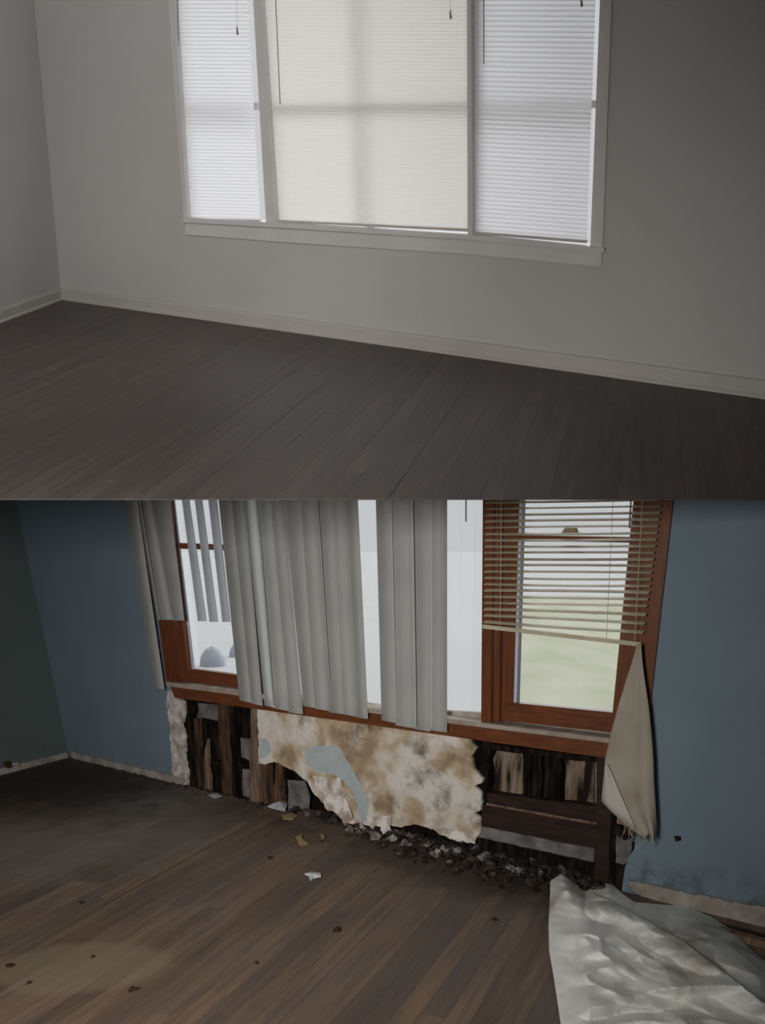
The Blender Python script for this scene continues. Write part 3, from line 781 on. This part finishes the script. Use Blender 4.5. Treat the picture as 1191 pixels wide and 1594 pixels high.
for k in range(5):
    an = rf.uniform(0, math.pi); fq = 0.9 * 1.55 ** k
    FOLDS.append((math.cos(an), math.sin(an), fq, .06 / (1 + k * .9), rf.uniform(0, 9)))
for i in range(NI):
    t = i / (NI - 1); row = []
    for j in range(NJ):
        s = j / (NJ - 1)
        xx = 856 + s * 434
        yt = lerp_tab(top_e, xx); y = yt + (1700 - yt) * t ** 1.15
        xl = lerp_tab(left_e, y) if y > 1360 else 858
        x = xl + (xx - 856) / 434 * (1290 - xl)
        ed = min(1, t * 7) * min(1, s * 9)
        P = fl(x, y)
        q = Vector((P.x * 1.7, P.y * 1.7, 3.3))
        wv = noise.noise(Vector((P.x * .9 + 5, P.y * .9, 0)))
        cr_ = 0
        for (dx, dy, fr_, am_, ph_) in FOLDS:
            u_ = (P.x * dx + P.y * dy) * fr_ + ph_ + 1.1 * noise.noise(Vector((P.x * 1.8 + ph_, P.y * 1.8, ph_))) + .35 * noise.noise(Vector((P.x * 5 + ph_, P.y * 5, ph_)))
            cr_ += am_ * abs((u_ % 1.0) - .5) * 2
        yr = lerp_tab([(850, 1362), (945, 1398), (1060, 1462), (1100, 1492), (1191, 1562), (1290, 1640)], x)
        dy_ = (y - yr)
        tent = max(0, 1 - dy_ / 170) if dy_ > 0 else max(0, 1 + dy_ / 95)
        tent *= min(1, max(0, (x - 930) / 120))
        z = .015 + ed * (.02 + .03 * wv + cr_ * (.6 if dy_ < 0 else 1.0)) + .075 * tent * min(1, t * 5) + .004 * noise.noise(Vector((P.x * 14, P.y * 14, 1)))
        pk = math.exp(-((x - 880) ** 2 / 300 + (y - 1372) ** 2 / 500)); z += .07 * pk * (0.4 + ed)
        z = max(z, .006)
        row.append(fl(x, y + z * 0, z))
    g.append(row)
m_sheet = M('milky_plastic_sheet', (0.86, 0.87, 0.84), 0.6, 0.25, var=[(0.78, 0.785, 0.74), (0.42, 0.38, 0.29)], vscale=2.0, detail=5, thr=(0.44, 0.66), bump=0.15, bscale=5)
ps = MB().sheet(g, Vector((0, 0, -.002))).build('plastic_sheet', m_sheet, None, smooth=False)
tag(ps, 'crumpled milky white plastic sheet lying on the floor at the lower right', 'sheet')

# ------------------------------------------------------------------ rubble along the wall foot
def chunk(mb, c, r_, rr, flat=.5):
    n = 6
    a0 = rr.uniform(0, 6.3)
    v = [c + Vector((math.cos(a0 + k * 1.047) * r_ * rr.uniform(.6, 1.2), math.sin(a0 + k * 1.047) * r_ * rr.uniform(.6, 1.2), rr.uniform(-.1, .3) * r_ * flat)) for k in range(n)]
    top = [c + (p - c) * .6 + Vector((0, 0, r_ * flat * rr.uniform(.6, 1.3))) for p in v]
    mb.add(v + top, [tuple(range(n - 1, -1, -1)), tuple(range(n, 2 * n))] + [(k, (k + 1) % n, n + (k + 1) % n, n + k) for k in range(n)])
rr = random.Random(21); mb = MB()
for k in range(1100):
    x = 440 + rr.random() ** .9 * 500
    wdt = 10 + 40 * min(1, max(0, (x - 520) / 150))
    off = rr.random() ** 1.5
    y = yb(x) - 4 + off * wdt * rr.uniform(.5, 1)
    chunk(mb, fl(x, y) + Vector((0, 0, .004 + .03 * (1 - off) * rr.random())), (rr.uniform(.006, .018) if rr.random() < .8 else rr.uniform(.022, .045)) * (1.3 - off * .6), rr, rr.uniform(.15, .8))
for k in range(140):
    x = 120 + rr.random() * 300; y = yb(x) + rr.random() ** 2 * 9
    chunk(mb, fl(x, y) + Vector((0, 0, .003)), rr.uniform(.006, .014), rr, .5)
rb = mb.build('rubble', m_rubble); tag(rb, 'black and grey crumbled plaster rubble heaped along the foot of the torn wall', 'rubble', kind='stuff')

# pale shards and flakes that can be told apart
def shard(name, pxs, z0, zt, m, label, cat, group=None, th=.006, seed=0):
    rr = random.Random(seed + 100)
    base = [fl(x, y, z0 + rr.uniform(0, zt)) for x, y in pxs]
    lo = min(p.z for p in base)
    base = [p - Vector((0, 0, lo - .001)) for p in base]
    cen = sum(base, Vector()) / len(base) + Vector((0, 0, zt * .8))
    n = len(base); v = base + [cen] + [p - Vector((0, 0, 0)) + Vector((0, 0, th)) for p in base] + [cen + Vector((0, 0, th))]
    f = [((k + 1) % n, k, n) for k in range(n)] + [(n + 1 + k, n + 1 + (k + 1) % n, 2 * n + 1) for k in range(n)] + [(k, (k + 1) % n, n + 1 + (k + 1) % n, n + 1 + k) for k in range(n)]
    o = mk(name, v, f, m); tag(o, label, cat, group); return o
shard('plaster_shard', [(416, 1255), (446, 1238), (447, 1252), (444, 1262), (425, 1258)], .0, .03, m_white_chip, 'white triangular plaster shard in front of the small hole in the plaster', 'shard', seed=1)
shard('plaster_shard', [(325, 1238), (338, 1235), (345, 1240), (333, 1243)], .0, .01, m_white_chip, 'flat white plaster flake at the foot of the left wall opening', 'shard', seed=2)
shard('paper_scrap', [(474, 1361), (484, 1358), (499, 1360), (500, 1365), (488, 1368), (484, 1372), (480, 1364)], .0, .015, m_white_chip, 'small white paper scrap lying alone on the middle of the floor', 'scrap', seed=3)
shard('tan_flake', [(460, 1303), (470, 1299), (472, 1308), (480, 1314), (466, 1317)], .0, .012, m_leaf, 'tan curled flake on the floor left of a smaller tan flake', 'flake', seed=4)
shard('tan_flake', [(499, 1298), (504, 1297), (506, 1304), (500, 1307)], .0, .02, m_leaf, 'small tan flake on the floor right of the curled flake', 'flake', seed=5)
shard('tan_flake', [(438, 1270), (455, 1266), (464, 1271), (456, 1277), (441, 1276)], .0, .01, m_leaf, 'flat tan flake on the floor below the white triangular shard', 'flake', seed=6)
for i, (x, y, s_) in enumerate([(757, 1330, 17), (745, 1318, 13), (806, 1352, 12), (842, 1340, 15), (612, 1302, 11), (583, 1297, 14), (655, 1303, 12), (713, 1322, 11), (800, 1328, 10), (868, 1348, 12), (893, 1352, 11), (912, 1362, 12), (630, 1308, 9), (690, 1316, 9), (545, 1288, 10)]):
    q = random.Random(i)
    pp = [(x + s_ * math.cos(a) * q.uniform(.5, 1), y + s_ * .6 * math.sin(a) * q.uniform(.5, 1)) for a in [k * 1.05 for k in range(6)]]
    shard('plaster_chip', pp, .012, .035, m_chip, 'pale broken plaster chip lying in the dark rubble along the wall foot', 'chip', 'plaster chips in the rubble', seed=i + 20)
crumbs = [(208, 1541, 7, 'largest dark brown crumb on the lower left floor'), (525, 1449, 8, 'reddish brown crumb on the middle floor below the white scrap'), (770, 1432, 5, 'dark crumb on the floor left of the plastic sheet'),
          (420, 1337, 5, 'dark crumb on the floor below the tan flakes'), (15, 1504, 7, 'dark crumb at the left edge beside the round stain'), (145, 1490, 4, 'dark crumb on the upper rim of the round stain'),
          (45, 1531, 4, 'dark crumb on the lower rim of the round stain'), (127, 1406, 4, 'dark crumb on the left floor above the long dark board joint'), (400, 1499, 4, 'dark crumb on the floor left of the reddish brown crumb')]
for i, (x, y, s_, lb) in enumerate(crumbs):
    c = fl(x, y); sc = (fl(x + s_, y) - c).length
    mb = MB(); q = random.Random(i + 60)
    chunk(mb, c + Vector((0, 0, .002)), sc, q, .6)
    for k in range(3): chunk(mb, c + Vector((q.uniform(-1, 1) * sc, q.uniform(-1, 1) * sc, .001)), sc * .45, q, .5)
    o = mb.build('dirt_crumb', m_dirt); tag(o, lb, 'crumb')

# pipe stub on the left wall
pc = LW.at(12, 1190, .03)
pr = empty('pipe_valve', pc); tag(pr, 'small dim pipe valve low on the lower left wall above the baseboard', 'valve')
MB().tube([LW.at(12, 1190, 0), LW.at(12, 1190, .06)], [.03, .022], 12).build('flange', m_pvc, pr)
MB().tube([LW.at(12, 1190, .045), LW.at(28, 1189, .045)], .014, 10).build('pipe', m_pvc, pr)
MB().tube([LW.at(12, 1190, .06), LW.at(12, 1190, .075)], [.032, .03], 10).build('knob', m_dirt, pr)

# ------------------------------------------------------------------ outdoors
gz = -.35
def yard(name, px, m, z, label, cat):
    b = MB().prism([fl(x, y, z) if not isinstance(x, Vector) else x for x, y in px], Vector((0, 0, -.05)))
    o = b.build(name, m); trim_structure(o, label, cat); return o
m_ground = M('pale_concrete_yard', (0.54, 0.545, 0.545), 0.9, 0.1, var=(0.52, 0.525, 0.53), vscale=.6, detail=3)
m_lawn = M('dry_lawn', (0.43, 0.45, 0.34), 0.95, 0.05, var=(0.52, 0.52, 0.42), vscale=1.1, detail=8, stretch=(1.2, .35, 1), bump=0.3)
b = MB().prism([Vector((-120, 3, gz)), Vector((120, 3, gz)), Vector((120, 160, gz)), Vector((-120, 160, gz))], Vector((0, 0, -.05)))
gr = b.build('ground', m_ground); trim_structure(gr, 'pale yard seen bright through the lower windows', 'ground')
b = MB().prism([fl(772, 1180, gz + .02), fl(1300, 1240, gz + .02), fl(1300, 930, gz + .02), fl(776, 926, gz + .02)], Vector((0, 0, -.02)))
lw = b.build('lawn', m_lawn); trim_structure(lw, 'pale green lawn outside the right lower window', 'lawn')
def mound(px0, px1, pyb, pyt, lab):
    c = hit((px0 + px1) / 2, pyb, Vector((0, 0, gz)), Z); rx = (hit(px1, pyb, Vector((0, 0, gz)), Z) - c).length; d = (c - EYE).length
    hh = (pyb - pyt) / F * d
    mb = MB(); NL = 7; NA = 18; v = []
    for i in range(NL):
        a = i / (NL - 1) * math.pi / 2
        for k in range(NA):
            th = k * 2 * math.pi / NA; n_ = 1 + .12 * noise.noise(Vector((k * .9, i * 1.1, px0)))
            v.append(c + Vector((math.cos(th) * rx * math.cos(a) * n_, math.sin(th) * rx * .8 * math.cos(a) * n_, math.sin(a) * hh * n_)))
    f = [(i * NA + k, i * NA + (k + 1) % NA, (i + 1) * NA + (k + 1) % NA, (i + 1) * NA + k) for i in range(NL - 1) for k in range(NA)]
    mb.add(v, f)
    o = mb.build('bush', M('hazy_bush', (0.46, 0.49, 0.54), 0.9, 0.05, var=(0.52, 0.55, 0.60), vscale=8, bump=.5), None, True); tag(o, lab, 'bush')
mound(311, 352, 1036, 1009, 'larger hazy blue-grey rounded bush outside the left lower window')
mound(357, 378, 1022, 1004, 'smaller hazy bush beside a larger one outside the left lower window')

# ================================================================== UPPER STOREY
m_floor2 = floor_mat('dark_grey_brown_boards', (0.120, 0.092, 0.080), (0.094, 0.078, 0.070), (0.074, 0.065, 0.061), 0.12, 0.5, 0.06, spec=0.25)
o2 = MB()
T = .045
def e2(x, y, h=0): return on_slope(x, y, h)
yb2R, yb2L = wall_y(BW2, XR) + .3, wall_y(BW2, XL) + .3
# sloping deck with a feathered front edge
v = [e2(XL, E2Y, -.0025), e2(XR, E2Y, -.0025), e2(XR, yb2R, -.0025), e2(XL, yb2L, -.0025), e2(XL, E2Y + .16, -T), e2(XR, E2Y + .16, -T), e2(XR, yb2R, -T), e2(XL, yb2L, -T)]
o2.add(v, [(0, 1, 2, 3), (4, 7, 6, 5), (0, 4, 5, 1), (1, 5, 6, 2), (2, 6, 7, 3), (3, 7, 4, 0)])
f2 = o2.build('floor', m_floor2); trim_structure(f2, 'dark grey-brown board floor of the upper room, cut off at its front edge', 'floor')
VP2 = ray(1010, 190)
VP2 = (VP2 - U2 * VP2.dot(U2)).normalized()
O2 = fl2(595, 700)
reframe(f2, O2, VP2, U2)
L2in = U2.cross(uL - uA).normalized(); L2in = L2in if (P2 - uA).dot(L2in) > 0 else -L2in
fy = Vector((0, U2.z, -U2.y))
print('boards2', build_boards(f2, O2, VP2, U2,
    [(BW2.O, BW2.N), (uA, L2in), (Vector((XR, 0, 0)), Vector((-1, 0, 0))), (e2(0, E2Y), fy)],
    0.082, (1.0, 2.4), m_floor2, 12, gap=.00035, wide=.0004, th=.003))

# walls
n2 = BW2
def u2_of(px, py): return n2.uv(n2.at(px, py))[0]
uL2m = (XL - n2.O.x) / n2.U.x; uR2m = (XR - n2.O.x) / n2.U.x + .2
TOP2 = -110
# wall with the window opening: pieces left, right and below; header above
def V2(u, h): return n2.uvd(u, h)
b = MB()
b.prism([V2(uL2m, -.02)] + [n2.at(98, 466.3)] + [V2(u2_of(290, 352), -.02), n2.at(290, 352), n2.at(266, TOP2), V2(u2_of(266, TOP2), ROOF + .1), V2(uL2m, ROOF + .1)], -n2.N * .12)
b.prism([V2(u2_of(290, 352), -.02), V2(u2_of(936, 398), -.02), n2.at(936, 398), n2.at(290, 352)], -n2.N * .12)
b.prism([V2(u2_of(936, 398), -.02), V2(uR2m, -.02), V2(uR2m, ROOF + .1), V2(u2_of(958, TOP2), ROOF + .1), n2.at(958, TOP2), n2.at(936, 398)], -n2.N * .12)
b.prism([n2.at(266, TOP2), n2.at(958, TOP2), V2(u2_of(958, TOP2), ROOF + .1), V2(u2_of(266, TOP2), ROOF + .1)], -n2.N * .12)
ww = b.build('wall_upper_back', m_wall_up); trim_structure(ww, 'clean pale grey back wall of the upper room with a triple window', 'wall')
d3 = (uL - uA)
b = MB(); far = uA + d3.normalized() * 9.5
lean2 = (uTop - uA).normalized()
b.prism([uA - U2 * .01, far - U2 * .01, far + lean2 * 2.6, uA + lean2 * 2.6], -LW2.N * .1)
o = b.build('wall_upper_left', m_wall_up); trim_structure(o, 'clean pale grey left wall of the upper room', 'wall')
# baseboards with a rounded cap
def base2(pl, A, B, name, label, hpx=None):
    b = MB()
    u0, u1 = pl.uv(A)[0], pl.uv(B)[0]
    prof = [(0, 0), (.022, 0), (.022, .012), (.014, .020), (.014, .068), (.010, .078), (0, .082)]
    q0 = [pl.uvd(u0, h, d) for d, h in prof]; q1 = [pl.uvd(u1, h, d) for d, h in prof]
    n = len(prof); v = q0 + q1
    b.add(v, [tuple(range(n)), tuple(range(2 * n - 1, n - 1, -1))] + [(i, (i + 1) % n, n + (i + 1) % n, n + i) for i in range(n)])
    o = b.build(name, m_base_up); trim_structure(o, label, 'baseboard')
base2(BW2, uA, n2.uvd(uR2m - .25, 0), 'baseboard_upper_back', 'pale grey baseboard along the upper back wall')
base2(LW2, uA, uA + d3.normalized() * 6, 'baseboard_upper_left', 'pale grey baseboard along the upper left wall')

# triple window, white
def lx(p, q, y): return p[0] + (q[0] - p[0]) * (y - p[1]) / (q[1] - p[1])
def strip(pl, parent, name, a0, a1, b0, b1, df, db, m, ytop=TOP2):
    """upright member: left edge a0 (top) - a1 (foot), right edge b0 - b1, run up to ytop"""
    return S_(pl, parent, name, [(lx(a0, a1, ytop), ytop), (lx(b0, b1, ytop), ytop), b1, a1], df, db, m)
w1 = win('window_1', 1, 'left narrow white window of the upper room behind a closed blind', n2.at(350, 345))
w2 = win('window_2', 2, 'wide middle white window of the upper room behind a closed blind', n2.at(580, 355))
w3 = win('window_3', 3, 'right narrow white window of the upper room behind a closed blind', n2.at(830, 375))
strip(n2, w1, 'casing', (262, 0), (286, 340), (271, 0), (292, 341), .012, -.10, m_trim_white)
strip(n2, w1, 'mullion', (397, 0), (417, 347), (406, 0), (429, 348), .014, -.10, m_trim_white)
strip(n2, w1, 'jamb', (394, 0), (414, 346), (397, 0), (417, 347), -.012, -.10, m_trim_white)
strip(n2, w1, 'stile', (264, 0), (286, 345), (277, 0), (293, 345), -.05, -.08, m_trim_white)
S_(n2, w1, 'meeting_rail', [(266, 160), (400, 160), (401, 171), (267, 172)], -.10, -.14, m_trim_white)
S_(n2, w1, 'glass_pane', [(262, TOP2), (400, TOP2), (412, 348), (284, 344)], -.07, -.074, m_glass)
strip(n2, w2, 'jamb', (406, 0), (429, 348), (411, 0), (434, 350), -.012, -.10, m_trim_white)
strip(n2, w2, 'muntin', (563, 0), (570, 352), (571, 0), (579, 353), -.10, -.14, m_trim_white)
S_(n2, w2, 'meeting_rail', [(418, 162), (732, 157), (732, 168), (420, 173)], -.055, -.085, m_trim_white)
S_(n2, w2, 'glass_pane', [(406, TOP2), (732, TOP2), (732, 366), (430, 352)], -.07, -.074, m_glass)
strip(n2, w3, 'mullion', (727, 0), (728, 366), (733, 0), (735, 367), .014, -.10, m_trim_white)
strip(n2, w3, 'stile', (733, 0), (735, 367), (752, 0), (748, 370), -.05, -.08, m_trim_white)
strip(n2, w3, 'jamb', (934, 0), (919, 384), (941, 0), (926, 386), -.012, -.10, m_trim_white)
strip(n2, w3, 'casing', (941, 0), (926, 386), (952, 0), (938, 388), .012, -.10, m_trim_white)
S_(n2, w3, 'meeting_rail', [(733, 158), (934, 156), (933, 168), (733, 171)], -.10, -.14, m_trim_white)
S_(n2, w3, 'glass_pane', [(730, TOP2), (945, TOP2), (925, 388), (733, 370)], -.07, -.074, m_glass)
t3 = S_(n2, None, 'trim_3', [(285, 339), (430, 347), (735, 366), (940, 386), (940, 393), (735, 373), (430, 354), (285, 346)], .03, -.10, m_trim_white)
trim_structure(t3, 'pale window stool under the triple upper window', 'sill')
t4 = S_(n2, None, 'trim_4', [(288, 346), (430, 354), (735, 373), (937, 392), (936, 415), (735, 396), (430, 376), (289, 365)], .012, 0, m_trim_white)
trim_structure(t4, 'pale apron board under the upper window stool', 'trim')

def closed_blind(label, tl, bl, tr, br, nsl, m, wand_px, tassel, lap=1.5, d=-.022, ext=12):
    o = empty('mini_blind', n2.at((bl[0] + br[0]) / 2, (bl[1] + br[1]) / 2, d)); tag(o, label, 'blind')
    L0, L1, R0, R1 = n2.at(*tl, d), n2.at(*bl, d), n2.at(*tr, d), n2.at(*br, d)
    pitch = (L1 - L0).length / nsl
    tilt = math.radians(66)
    for k in range(-ext, nsl):
        t = (k + .5) / nsl
        l = L0 + (L1 - L0) * t; r_ = R0 + (R1 - R0) * t
        g = []
        for i in (0, 1):
            c = l if i == 0 else r_
            row = []
            for q in (-.5, 0, .5):
                wd = pitch * lap
                row.append(c - n2.V * (q * wd * math.sin(tilt)) + n2.N * (q * wd * math.cos(tilt)) + n2.N * (.0022 if q == 0 else 0))
            g.append(row)
        MB().sheet(g, -n2.N * .0006).build('slat', m, o)
    MB().bar(L1, R1, n2.N * .010, n2.V * .006).build('bottom_rail', m_base_up, o)
    a = L0 + (L0 - L1) * (ext / nsl); b_ = R0 + (R0 - R1) * (ext / nsl)
    MB().bar(a, b_, n2.N * .014, n2.V * .014).build('headrail', m_trim_white, o)
    (x0, y0), (x1, y1) = wand_px
    MB().tube([n2.at(lx((x0, y0), (x1, y1), -60), -60, d + .02), n2.at(x1, y1, d + .02)], .0024, 6).build('wand', m_cord, o)
    x, y = tassel
    tt = MB().tube([n2.at(x - 1, -60, d + .02), n2.at(x, y - 8, d + .02)], .0008, 4)
    tt.tube([n2.at(x, y - 9, d + .02), n2.at(x, y - 3, d + .02), n2.at(x + 1, y + 5, d + .02)], [.002, .004, .006], 8)
    tt.build('tassel', m_cord, o)
    return o
closed_blind('narrow closed white slat blind on the left upper window', (271, 0), (291, 341), (386, 0), (405, 344), 60, m_slat_white, ((276, 0), (279, 122)), (369, 49))
closed_blind('wide closed warm white slat blind on the middle upper window', (411, 0), (434, 344), (727, 0), (728, 358), 64, m_slat_warm, ((429, 0), (436, 162)), (701, 24), 1.2)
closed_blind('closed white slat blind on the right upper window', (733, 0), (736, 362), (927, 0), (913, 376), 50, m_slat_white, ((753, 0), (753, 100)), (905, 5))
